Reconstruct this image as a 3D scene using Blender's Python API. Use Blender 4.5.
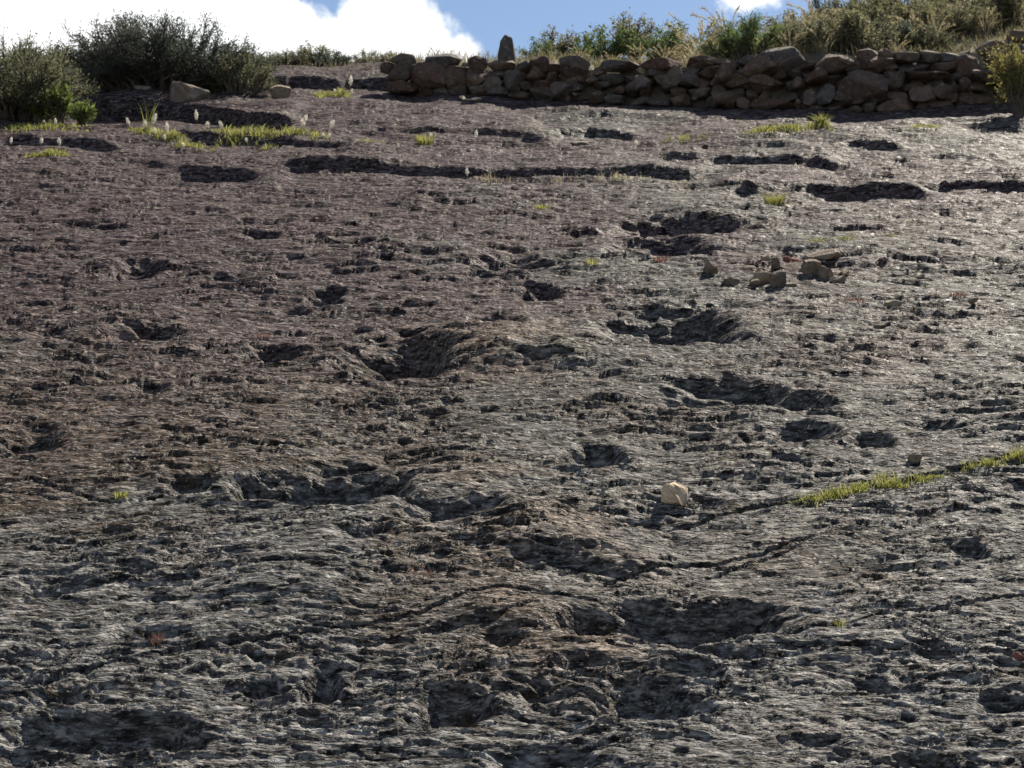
import bpy, math, random
import numpy as np
from mathutils import Vector, Matrix

for o in list(bpy.data.objects):
    bpy.data.objects.remove(o, do_unlink=True)
scene = bpy.context.scene
COL = scene.collection
R = math.radians

# ------------------------------------------------------------------ camera
FPX, PITCH, CAMZ = 2000.0, R(4.0), 1.6
cam_d = bpy.data.cameras.new('camera')
cam_d.sensor_width = 36.0
cam_d.lens = FPX / 1024 * 36.0
cam_d.clip_start, cam_d.clip_end = 0.1, 2000
cam = bpy.data.objects.new('camera', cam_d)
cam.location = (0, 0, CAMZ)
cam.rotation_euler = (R(90) + PITCH, 0, 0)
COL.objects.link(cam)
cam_d.dof.use_dof = True
cam_d.dof.focus_distance = 9.5
cam_d.dof.aperture_fstop = 8.5
scene.camera = cam

# ------------------------------------------------------------------ sky, sun, exposure
SUN_AZ, SUN_EL = R(29), R(45)
sun_dir = Vector((math.sin(SUN_AZ) * math.cos(SUN_EL), math.cos(SUN_AZ) * math.cos(SUN_EL), math.sin(SUN_EL)))
sd = bpy.data.lights.new('sun', 'SUN')
sd.energy, sd.angle, sd.color = 5.0, R(0.5), (1.0, 0.91, 0.78)
sun = bpy.data.objects.new('sun', sd)
sun.rotation_euler = (-sun_dir).to_track_quat('-Z', 'Y').to_euler()
sun.location = (20, 30, 40)
COL.objects.link(sun)

world = bpy.data.worlds.new('World')
scene.world = world
world.use_nodes = True
wt = world.node_tree
wt.nodes.clear()


def N(nt, kind, **kw):
    n = nt.nodes.new(kind)
    for k, v in kw.items():
        if k.startswith('i_'):
            n.inputs[k[2:].replace('_', ' ')].default_value = v
        else:
            setattr(n, k, v)
    return n


def L(nt, a, b):
    nt.links.new(a, b)


def pixdir(px, py):
    a, b = (px - 512) / FPX, (384 - py) / FPX
    d = Vector((a, math.cos(PITCH) - b * math.sin(PITCH), math.sin(PITCH) + b * math.cos(PITCH)))
    return d


sky = N(wt, 'ShaderNodeTexSky', sky_type='NISHITA', sun_disc=False)
sky.sun_elevation, sky.sun_rotation = SUN_EL, SUN_AZ
sky.air_density, sky.dust_density, sky.ozone_density = 0.8, 0.3, 2.0
tc = N(wt, 'ShaderNodeTexCoord')
cn = N(wt, 'ShaderNodeTexNoise')
cn.inputs['Scale'].default_value = 7.0
cn.inputs['Detail'].default_value = 9.0
cn.inputs['Roughness'].default_value = 0.58
L(wt, tc.outputs['Generated'], cn.inputs['Vector'])
# cumulus bank: a few overlapping heaps of cloud at directions in the sky, broken up by noise
heaps = [((60, -150), 0.130), ((205, 45), 0.050), ((385, 28), 0.026), ((415, 52), 0.026), ((452, 66), 0.020), ((-300, -100), 0.2), ((300, 86), 0.04), ((748, -24), 0.020)]
acc = None
for (px, py), rad in heaps:
    d = pixdir(px, py).normalized()
    dist = N(wt, 'ShaderNodeVectorMath', operation='DISTANCE')
    L(wt, tc.outputs['Generated'], dist.inputs[0])
    dist.inputs[1].default_value = d
    m = N(wt, 'ShaderNodeMath', operation='SUBTRACT')
    m.inputs[0].default_value = rad
    L(wt, dist.outputs['Value'], m.inputs[1])
    if acc is None:
        acc = m.outputs[0]
    else:
        mx = N(wt, 'ShaderNodeMath', operation='MAXIMUM')
        L(wt, acc, mx.inputs[0]); L(wt, m.outputs[0], mx.inputs[1])
        acc = mx.outputs[0]
# broad scattered cloud everywhere else in the sky
bn = N(wt, 'ShaderNodeTexNoise')
bn.inputs['Scale'].default_value = 2.2
bn.inputs['Detail'].default_value = 2.0
L(wt, tc.outputs['Generated'], bn.inputs['Vector'])
bm_ = N(wt, 'ShaderNodeMath', operation='MULTIPLY_ADD')
L(wt, bn.outputs['Fac'], bm_.inputs[0]); bm_.inputs[1].default_value = 0.5; bm_.inputs[2].default_value = -0.31
mx = N(wt, 'ShaderNodeMath', operation='MAXIMUM')
L(wt, acc, mx.inputs[0]); L(wt, bm_.outputs[0], mx.inputs[1])
n1 = N(wt, 'ShaderNodeMath', operation='MULTIPLY_ADD')
cn2 = N(wt, 'ShaderNodeTexNoise')
cn2.inputs['Scale'].default_value = 45.0
cn2.inputs['Detail'].default_value = 5.0
cn2.inputs['Roughness'].default_value = 0.6
L(wt, tc.outputs['Generated'], cn2.inputs['Vector'])
L(wt, cn2.outputs['Fac'], n1.inputs[0]); n1.inputs[1].default_value = 0.03; n1.inputs[2].default_value = -0.015
ad = N(wt, 'ShaderNodeMath', operation='ADD')
L(wt, mx.outputs[0], ad.inputs[0]); L(wt, n1.outputs[0], ad.inputs[1])
mr = N(wt, 'ShaderNodeMapRange', interpolation_type='SMOOTHSTEP')
mr.inputs['From Min'].default_value = -0.003
mr.inputs['From Max'].default_value = 0.006
L(wt, ad.outputs[0], mr.inputs['Value'])
mix = N(wt, 'ShaderNodeMix', data_type='RGBA')
L(wt, mr.outputs['Result'], mix.inputs[0])
L(wt, sky.outputs[0], mix.inputs[6])
mix.inputs[7].default_value = (12, 12.1, 12.3, 1)
bg = N(wt, 'ShaderNodeBackground')
bg.inputs['Strength'].default_value = 0.05
L(wt, mix.outputs[2], bg.inputs['Color'])
wo = N(wt, 'ShaderNodeOutputWorld')
L(wt, bg.outputs[0], wo.inputs['Surface'])

scene.view_settings.view_transform = 'Standard'
scene.view_settings.look = 'None'
scene.view_settings.gamma = 1.0
scene.view_settings.use_curve_mapping = False
scene.view_settings.exposure = 1.1
scene.cycles.use_denoising = True
scene.cycles.denoiser = 'OPENIMAGEDENOISE'
scene.cycles.denoising_input_passes = 'RGB_ALBEDO_NORMAL'
scene.cycles.denoising_prefilter = 'ACCURATE'
scene.cycles.max_bounces = 6
scene.cycles.transparent_max_bounces = 8

# ------------------------------------------------------------------ helpers
rng = np.random.default_rng(7)


def tag(o, label=None, cat=None, group=None, kind=None):
    if label: o['label'] = label
    if cat: o['category'] = cat
    if group: o['group'] = group
    if kind: o['kind'] = kind
    return o


def mk_mesh(name, V, faces, smooth=True):
    """faces: list of int arrays (M,k)"""
    me = bpy.data.meshes.new(name)
    V = np.asarray(V, dtype=np.float32)
    me.vertices.add(len(V))
    me.vertices.foreach_set('co', V.ravel())
    idx = np.concatenate([np.asarray(f, dtype=np.int32).ravel() for f in faces])
    tot = np.concatenate([np.full(len(f), np.asarray(f).shape[1], dtype=np.int32) for f in faces])
    st = np.concatenate([[0], np.cumsum(tot)[:-1]]).astype(np.int32)
    me.loops.add(len(idx))
    me.loops.foreach_set('vertex_index', idx)
    me.polygons.add(len(tot))
    me.polygons.foreach_set('loop_start', st)
    me.polygons.foreach_set('loop_total', tot)
    me.polygons.foreach_set('use_smooth', np.full(len(tot), smooth, dtype=bool))
    me.update(calc_edges=True)
    return me


def obj(name, me, mat=None, parent=None):
    o = bpy.data.objects.new(name, me)
    COL.objects.link(o)
    if mat is not None and len(me.materials) == 0:
        me.materials.append(mat)
    if parent is not None:
        o.parent = parent
    return o


def empty(name, loc, rz=0.0, sc=1.0):
    o = bpy.data.objects.new(name, None)
    o.empty_display_size = 0.1
    COL.objects.link(o)
    o.location = loc
    o.rotation_euler = (0, 0, rz)
    o.scale = (sc, sc, sc) if not hasattr(sc, '__len__') else sc
    return o


def sstep(a, b, x):
    t = np.clip((x - a) / (b - a), 0, 1)
    return t * t * (3 - 2 * t)


_perm = rng.permutation(256)
_ang = rng.random(256) * 2 * np.pi
_gx, _gy = np.cos(_ang), np.sin(_ang)


def perlin(x, y, seed=0):
    x = np.asarray(x, dtype=np.float64) + seed * 17.31
    y = np.asarray(y, dtype=np.float64) - seed * 9.77
    ix, iy = np.floor(x).astype(np.int64), np.floor(y).astype(np.int64)
    fx, fy = x - ix, y - iy
    ux, uy = fx * fx * fx * (fx * (fx * 6 - 15) + 10), fy * fy * fy * (fy * (fy * 6 - 15) + 10)

    def g(i, j, dx, dy):
        h = _perm[(_perm[(i + seed * 31) & 255] + j) & 255]
        return _gx[h] * dx + _gy[h] * dy
    a = g(ix, iy, fx, fy); b = g(ix + 1, iy, fx - 1, fy)
    c = g(ix, iy + 1, fx, fy - 1); d = g(ix + 1, iy + 1, fx - 1, fy - 1)
    ab = a + ux * (b - a)
    return (ab + uy * (c + ux * (d - c) - ab)) * 1.5


def fbm(x, y, o=4, seed=0, gain=0.5):
    s, a = 0.0, 1.0
    for k in range(o):
        s = s + a * perlin(x, y, seed + k)
        x, y, a = x * 2.03, y * 2.03, a * gain
    return s


def chips(x, y, size, aspect, seed, tilt, bias):
    """broken chips: every cell of a jittered pattern is a small tilted plane, with steps at the cell borders"""
    x = x / (size * aspect); y = y / size
    ix, iy = np.floor(x).astype(np.int64), np.floor(y).astype(np.int64)
    best = np.full(x.shape, 1e9); bh = np.zeros(x.shape, dtype=np.int64); bdx = np.zeros(x.shape); bdy = np.zeros(x.shape)
    for di in (-1, 0, 1):
        for dj in (-1, 0, 1):
            cx, cy = ix + di, iy + dj
            hsh = _perm[(_perm[(cx + seed * 37) & 255] + cy * 3 + seed) & 255]
            dx = x - cx - _r1[hsh]; dy = y - cy - _r2[hsh]
            d = dx * dx + dy * dy
            m = d < best
            best = np.where(m, d, best); bh = np.where(m, hsh, bh); bdx = np.where(m, dx, bdx); bdy = np.where(m, dy, bdy)
    return (_r3[bh] - .5) + tilt * (_gx[bh] * bdx + _gy[bh] * bdy) - bias * bdy


_r1, _r2, _r3 = rng.random(256), rng.random(256), rng.random(256)


def terrace(t, sharp=0.25):
    f = np.floor(t)
    r = t - f
    return f + np.clip((r - (1 - sharp)) / sharp, 0, 1)


# ------------------------------------------------------------------ the slab: geometry of the hillside
SL = math.atan2(584, FPX) + PITCH       # slope of the bedding plane
T = math.tan(SL)
Z0 = 2.025
NRM = np.array([0, -math.sin(SL), math.cos(SL)])
YK = 25.7


def pt(px, py):
    """where the line of sight through a picture point meets the bedding plane"""
    d = pixdir(px, py)
    t = (CAMZ + Z0) / (T * d.y - d.z)
    return d.x * t, d.y * t


def basez(y):
    y = np.asarray(y, dtype=np.float64)
    e = np.maximum(y - YK, 0)
    c = 0.17
    e1 = np.minimum(e, (T + 0.12) / c)
    z = T * np.minimum(y, YK) - Z0 + T * e1 - 0.5 * c * e1 ** 2 - 0.12 * (e - e1)
    return z


# footprints and hollows: picture position, half sizes (px), depth (m)
HOL = [
    (398, 352, 64, 24, .19), (492, 319, 30, 12, .07), (668, 328, 78, 22, .13),
    (680, 230, 72, 9, .10), (662, 247, 58, 8, .08), (512, 259, 60, 9, .06), (542, 286, 26, 11, .08),
    (135, 266, 28, 10, .09), (238, 276, 38, 7, .06), (326, 290, 22, 9, .08), (288, 303, 22, 6, .05),
    (150, 333, 48, 9, .07), (148, 386, 26, 7, .05), (272, 346, 30, 10, .05), (45, 333, 30, 8, .04),
    (330, 487, 100, 22, .13), (262, 489, 34, 15, .07), (452, 512, 56, 20, .08), (590, 451, 40, 15, .10),
    (720, 392, 95, 13, .09), (800, 401, 36, 9, .06), (795, 432, 56, 14, .08), (872, 441, 26, 9, .06),
    (668, 622, 122, 25, .15), (748, 616, 60, 17, .05), (645, 700, 66, 21, .135), (690, 668, 36, 9, .06),
    (450, 706, 42, 22, .10), (112, 734, 106, 18, .13), (160, 730, 40, 16, .05), (266, 690, 22, 9, .06), (322, 686, 22, 16, .08),
    (968, 549, 20, 9, 0.042), (1004, 702, 30, 12, 0.042), (905, 714, 12, 9, 0.042), (545, 757, 66, 14, 0.056), (925, 762, 40, 11, 0.042),
    (26, 442, 46, 17, 0.056), (190, 489, 34, 9, 0.035), (540, 352, 30, 8, 0.028), (720, 306, 36, 9, 0.042),
    (640, 520, 40, 10, 0.035), (700, 500, 30, 8, 0.028), (60, 700, 30, 12, 0.035), (860, 560, 50, 10, 0.028),
    (580, 665, 26, 8, 0.035), (500, 640, 30, 8, 0.028), (440, 420, 60, 10, 0.035), (230, 560, 50, 9, 0.028),
    (945, 380, 40, 8, 0.028), (900, 270, 40, 6, 0.028), (350, 240, 40, 5, 0.025), (90, 225, 50, 5, 0.025),
    (815, 210, 40, 5, 0.021), (520, 205, 50, 5, 0.021), (930, 430, 30, 8, 0.035), (60, 590, 60, 12, 0.035),
    (150, 640, 50, 10, 0.035), (410, 460, 50, 10, 0.028), (370, 545, 40, 9, 0.035), (880, 680, 50, 9, 0.028),
]
# bulges squeezed up beside the tracks
MND = [(500, 345, 55, 26, .09), (575, 352, 50, 16, .05), (545, 535, 75, 30, .09), (500, 610, 70, 22, .04), (600, 655, 70, 16, .04),
       (740, 460, 80, 14, .03), (470, 470, 60, 14, .04), (620, 560, 50, 14, .04), (300, 590, 90, 20, .03), (860, 640, 70, 16, .03)]
# ledges: the rock steps up along the upper side of each line: polyline, drop (m), how far the floor below takes to rise again (m)
LEDGE = [
    ([(90, 102), (140, 104), (200, 107), (250, 116), (290, 122)], .26, 1.0),
    ([(175, 169), (215, 171), (262, 174)], .10, .5),
    ([(285, 168), (340, 166), (400, 170), (440, 169), (470, 171)], .11, .8),
    ([(462, 170), (520, 168), (600, 171), (690, 174), (715, 169)], .10, .7),
    ([(725, 190), (780, 186), (850, 187), (932, 190)], .10, .6),
    ([(925, 184), (960, 182), (1010, 184), (1060, 186)], .09, .6),
    ([(555, 133), (590, 130), (640, 136)], .10, .7),
    ([(345, 132), (400, 131), (470, 134), (540, 138)], .07, .6),
    ([(0, 142), (40, 141), (90, 144), (120, 148)], .11, .6),
    ([(170, 136), (240, 142), (300, 146), (350, 150)], .08, .5),
    ([(835, 149), (860, 147), (900, 150)], .09, .6),
    ([(660, 157), (720, 156), (800, 160), (850, 168)], .08, .8),
    ([(255, 82), (290, 82), (320, 83), (390, 84), (440, 90)], .16, 1.2),
    ([(690, 148), (740, 146), (800, 150)], .05, .6), ([(880, 160), (930, 158), (1010, 162)], .05, .6),
    ([(530, 119), (620, 117), (700, 120)], .05, .8), ([(100, 160), (130, 158), (170, 162)], .05, .5),
    ([(880, 123), (950, 121), (1024, 125)], .05, .8),
    ([(0, 205), (60, 203), (140, 207)], .03, .4), ([(600, 226), (680, 223), (750, 230)], .06, .5),
    ([(620, 383), (700, 380), (800, 390)], .03, .3),
]
# open joints: polyline, half width (m), depth (m)
CRK = [
    ([(-40, 700), (60, 678), (120, 665), (180, 658), (250, 650), (330, 637), (420, 622), (480, 601), (540, 596), (610, 604)], .020, .07),
    ([(600, 540), (640, 528), (690, 521), (740, 506), (800, 498), (930, 476), (1000, 463), (1090, 440)], .022, .07),
    ([(590, 588), (660, 567), (720, 560), (770, 545), (830, 530)], .016, .05),
    ([(700, 575), (735, 562), (780, 548), (815, 536)], .010, .04),
    ([(835, 633), (880, 620), (930, 610), (1000, 596), (1060, 585)], .013, .05),
    ([(720, 655), (790, 648), (860, 650), (940, 655), (1060, 652)], .009, .035),
    ([(-40, 602), (70, 590), (160, 583), (250, 577), (330, 580), (420, 565)], .010, .04),
    ([(20, 478), (110, 502), (190, 495)], .008, .03),
    ([(400, 640), (440, 632), (500, 625), (540, 610)], .010, .04),
    ([(720, 262), (745, 264), (800, 272), (850, 285)], .014, .05),
    ([(600, 480), (560, 470), (500, 465)], .008, .03),
]
_sp = random.Random(3)
PITS = []
for _ in range(40):
    px, py = _sp.uniform(-120, 1150), 200 + 620 * _sp.random() ** 0.8
    x, y = pt(px, py)
    a = _sp.uniform(.03, .13)
    PITS.append((x, y, a * _sp.uniform(1.0, 2.0), a * _sp.uniform(.7, 1.3), _sp.uniform(.010, .030)))


def seg_dist(X, Y, pts):
    """distance to a polyline, the signed side (positive = uphill) and the parameter along it"""
    best = np.full(X.shape, 1e9); side = np.zeros(X.shape); par = np.zeros(X.shape)
    tot = 0
    lens = [math.hypot(b[0] - a[0], b[1] - a[1]) for a, b in zip(pts[:-1], pts[1:])]
    S = sum(lens)
    for (a, b), l in zip(zip(pts[:-1], pts[1:]), lens):
        dx, dy = (b[0] - a[0]) / l, (b[1] - a[1]) / l
        t = np.clip((X - a[0]) * dx + (Y - a[1]) * dy, 0, l)
        qx, qy = X - a[0] - dx * t, Y - a[1] - dy * t
        d = np.hypot(qx, qy)
        m = d < best
        best = np.where(m, d, best)
        side = np.where(m, np.sign(dx * qy - dy * qx), side)
        par = np.where(m, (tot + t) / S, par)
        tot += l
    return best, side, par


def slab_h(X, Y):
    """relief of the rock above the bedding plane (m)"""
    shp = X.shape
    X, Y = X.ravel().astype(np.float64), Y.ravel().astype(np.float64)
    sp = 0.0065 * (Y / 8.0) ** 2.0          # grid spacing up the slope at this distance

    def fade(wl):
        return 1 - sstep(0.30, 0.7, sp / wl)
    wx = X + .10 * fbm(X * 1.7, Y * 1.7, 3, 1) + .008 * perlin(X * 9, Y * 9, 40)
    wy = Y + .10 * fbm(X * 1.7, Y * 1.7, 3, 5) + .008 * perlin(X * 9, Y * 9, 41)
    h = .07 * fbm(X / 3.2, Y / 3.2, 3, 9)
    rough = .65 + .75 * sstep(-.4, .5, fbm(X / .9, Y / .7, 3, 130))
    # weathered bedding: thin layers peeled off in irregular patches with sharp broken edges
    f1 = fbm(wx / 2.2, wy / .95, 5, 12, .48)
    h += .024 * (terrace(f1 * 4, .14) / 4)
    f2 = fbm(wx / .75, wy / .26, 4, 20, .5)
    h += .004 * terrace(f2 * 3.0, .18) / 3.0 * fade(.26)
    f3 = fbm(wx / .28 + 4, wy / .09, 3, 27, .5)
    h += rough * .002 * terrace(f3 * 2.6, .2) / 2.6 * fade(.09)
    # broken, flaky surface: tilted chips from a forearm down to a finger tip, edges mostly facing down the slope
    jf1, jf2 = .018 * fade(.11), .007 * fade(.05)
    jx = wx + jf1 * perlin(X * 13, Y * 13, 42) + jf2 * perlin(X * 37, Y * 37, 43)
    jy = wy + jf1 * perlin(X * 13, Y * 13, 44) + jf2 * perlin(X * 37, Y * 37, 46)
    for size, asp, am, sd_ in ((.42, 2.6, .0050, 3), (.21, 2.5, .0062, 7), (.105, 2.3, .0066, 11), (.054, 2.2, .0046, 15), (.028, 2.0, .0027, 19)):
        fd = fade(size * .75)
        if fd.max() <= 0: continue
        k = (rough if size < .3 else 1.0) * (.85 + .45 * sstep(10, 16, Y))
        k = k * (1 + .75 * sstep(.06, .14, sp / size) * (1 - sstep(.35, .6, sp / size)))
        h += k * am * chips(jx + size * 3.1, jy, size, asp, sd_, .9, .8) * fd
    for wl, am, sd_ in ((.16, .0050, 33), (.075, .0036, 36), (.036, .0024, 45), (.018, .0015, 52)):
        h += rough * am * (1 - 2.2 * np.abs(perlin(jx / (wl * 2.4), jy / wl, sd_))) * fade(wl)
    # thin fissures
    h -= .010 * np.clip(1 - np.abs(perlin(wx / .42, wy / .15, 48)) * 10, 0, 1) * sstep(-.1, .3, perlin(X / .8, Y / .5, 49)) * fade(.06)
    # far up the slope only larger pieces can be told apart
    far = sstep(11, 19, Y)
    h += far * .014 * fbm(wx / 1.0, wy / .45, 4, 60, .5)
    h += far * .020 * terrace(fbm(wx / 1.8, wy / .6, 4, 64) * 3, .12) / 3
    wnx = .10 * perlin(X * 2.6, Y * 2.6, 70) + .05 * perlin(X * 6.5, Y * 6.5, 71)
    wny = .10 * perlin(X * 2.6, Y * 2.6, 72) + .05 * perlin(X * 6.5, Y * 6.5, 73)
    rg1 = perlin(X * 3.4 + Y, Y * 5.5, 74); rg2 = perlin(X * 9 + 2 * Y, Y * 15, 75)
    feats = []
    for lst, sgn in ((HOL, -1), (MND, 1)):
        for px, py, rx, ry, D in lst:
            cx, cy = pt(px, py)
            ax = rx * cy / FPX
            y1, y0 = pt(px, py - ry)[1], pt(px, py + ry)[1]
            feats.append((cx, (y0 + y1) / 2, ax, max((y1 - y0) / 2, .05), D * sgn, 1.0))
    for x, y, ax, ay, D in PITS:
        feats.append((x, y, ax, ay, -D, .5))
    for cx, cy, ax, ay, D, wk in feats:
        m = np.nonzero((np.abs(X - cx) < 1.7 * ax + .25) & (np.abs(Y - cy) < 1.7 * ay + .25))[0]
        if len(m) == 0:
            continue
        k = min(1.0, min(ax, ay) / .25) * wk * .6
        u = (X[m] + wnx[m] * k - cx) / ax
        v = (Y[m] + wny[m] * k - cy) / ay
        v = np.where(v > -.45, (v + .45) / 1.45, (v + .45) / .55)
        r = np.sqrt(u * u + v * v) + wk * (.12 * rg1[m] + .07 * rg2[m])
        if D < 0:
            f = sstep(0, 1.0, 1.05 - r)
            h[m] += (1.9 if D > -.125 else 1.75) * D * f - .12 * D * np.exp(-((r - 1.12) / .22) ** 2)
        else:
            h[m] += 1.25 * D * np.exp(-(r * 1.0) ** 2)
    for pl, D, Lb in LEDGE:
        P = [pt(*p) for p in pl]
        xs, ys = [p[0] for p in P], [p[1] for p in P]
        m = np.nonzero((X > min(xs) - 1) & (X < max(xs) + 1) & (Y > min(ys) - 3 * Lb - .5) & (Y < max(ys) + 1.2))[0]
        if len(m) == 0:
            continue
        yl = np.interp(X[m], xs, ys) + .45 * wny[m] + .12 * perlin(X[m] * 1.3, Y[m] * .3, 80)
        d = Y[m] - yl
        e = .18 + .10 * perlin(X[m] * 2, Y[m] * 2, 81)
        win = sstep(min(xs) - .1, min(xs) + e, X[m]) * (1 - sstep(max(xs) - e, max(xs) + .1, X[m]))
        win = win * (.85 + .3 * perlin(X[m] * 1.6, Y[m] * .2, 83))
        prof = np.where(d > 0, np.exp(-d / (1.2 * Lb)) * .45, -np.exp(d / Lb) * .55)
        prof = np.where(np.abs(d) < .05, (prof * np.abs(d) / .05) + (1 - np.abs(d) / .05) * (-.05), prof)
        h[m] += 1.2 * D * win * prof
    for pl, w, D in CRK:
        P = [pt(*p) for p in pl]
        xs, ys = [p[0] for p in P], [p[1] for p in P]
        m = np.nonzero((X > min(xs) - .5) & (X < max(xs) + .5) & (Y > min(ys) - .5) & (Y < max(ys) + .5))[0]
        if len(m) == 0:
            continue
        d, sd_, par = seg_dist(X[m] + .10 * wnx[m], Y[m] + .10 * wny[m] + .012 * perlin(X[m] * 11, Y[m] * 11, 91) + .006 * perlin(X[m] * 31, Y[m] * 31, 92), P)
        ends = sstep(0, .12, par) * (1 - sstep(.88, 1, par))
        ww = w * .36 * (.5 + .8 * (perlin(X[m] * 4, Y[m] * 4, 90) + .5).clip(0, 1.5))
        h[m] -= D * ends * np.exp(-(d / np.maximum(ww, .004)) ** 2)
        h[m] += .006 * ends * np.where(sd_ > 0, 1, -.6) * np.exp(-d / .16)
    return h.reshape(shp)


def slab_pt(x, y, lift=0.0):
    """a point on the rock surface above (x, y)"""
    X = np.atleast_1d(np.asarray(x, float)); Y = np.atleast_1d(np.asarray(y, float))
    h = slab_h(X, Y) + lift
    return np.stack([X + NRM[0] * h, Y + NRM[1] * h, basez(Y) + NRM[2] * h], 1)


# dry stone wall: line of its foot and its height along x
WALLPX = [(380, 89, .36), (430, 92, .42), (530, 97, .44), (620, 101, .44), (700, 104, .46), (780, 107, .60), (860, 110, .70), (940, 110, .66), (1024, 108, .80), (1200, 106, .85)]
WX = np.array([pt(p[0], p[1])[0] for p in WALLPX]); WY = np.array([pt(p[0], p[1])[1] for p in WALLPX]); WH = np.array([p[2] for p in WALLPX])


def wall_y(x): return np.interp(x, WX, WY)
def wall_h(x): return np.interp(x, WX, WH)


def bank_z(x, y):
    """earth bank retained by the wall and the hillside above it"""
    yw = wall_y(x) + .28
    s = np.interp(x, [-2, 0, 2, 4.5, 7, 14], [.16, .19, .22, .30, .37, .42])
    e = np.maximum(y - yw, 0)
    ec = np.interp(x, [-2, 2, 7], [4.0, 5.0, 6.5])
    up = s * np.minimum(e, ec) - .07 * np.maximum(e - ec, 0) ** 1.5 / (1 + .05 * np.maximum(e - ec, 0)) 
    return basez(yw) + wall_h(x) * .86 + up + .10 * fbm(x * .9, y * .9, 3, 100)


def ground_z(x, y):
    x, y = float(x), float(y)
    if x > -1.6 and y > wall_y(x) + .3:
        return max(float(bank_z(np.array(x), np.array(y))), float(basez(y)))
    return float(slab_pt(x, y)[0][2])


# ------------------------------------------------------------------ materials
def new_mat(name):
    m = bpy.data.materials.new(name)
    m.use_nodes = True
    nt = m.node_tree
    nt.nodes.clear()
    out = N(nt, 'ShaderNodeOutputMaterial')
    b = N(nt, 'ShaderNodeBsdfPrincipled')
    L(nt, b.outputs[0], out.inputs['Surface'])
    return m, nt, b, out


def noise(nt, vec, scale, detail=4, rough=.55, dist=0.0):
    n = N(nt, 'ShaderNodeTexNoise')
    n.inputs['Scale'].default_value = scale
    n.inputs['Detail'].default_value = detail
    n.inputs['Roughness'].default_value = rough
    n.inputs['Distortion'].default_value = dist
    if vec is not None:
        L(nt, vec, n.inputs['Vector'])
    return n.outputs['Fac']


def ramp(nt, fac, stops):
    r = N(nt, 'ShaderNodeValToRGB')
    el = r.color_ramp.elements
    while len(el) < len(stops):
        el.new(0.5)
    for e, (p, c) in zip(el, stops):
        e.position = p
        e.color = (*c, 1) if len(c) == 3 else c
    L(nt, fac, r.inputs[0])
    return r.outputs[0]


def mixc(nt, fac, a, b, mode='MIX'):
    m = N(nt, 'ShaderNodeMix', data_type='RGBA', blend_type=mode)
    if isinstance(fac, (int, float)): m.inputs[0].default_value = fac
    else: L(nt, fac, m.inputs[0])
    for i, c in ((6, a), (7, b)):
        if isinstance(c, tuple): m.inputs[i].default_value = (*c, 1)
        else: L(nt, c, m.inputs[i])
    return m.outputs[2]


def maprange(nt, v, a, b, c=0.0, d=1.0):
    m = N(nt, 'ShaderNodeMapRange')
    for k, x in zip(('From Min', 'From Max', 'To Min', 'To Max'), (a, b, c, d)):
        m.inputs[k].default_value = x
    L(nt, v, m.inputs['Value'])
    return m.outputs['Result']


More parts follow.
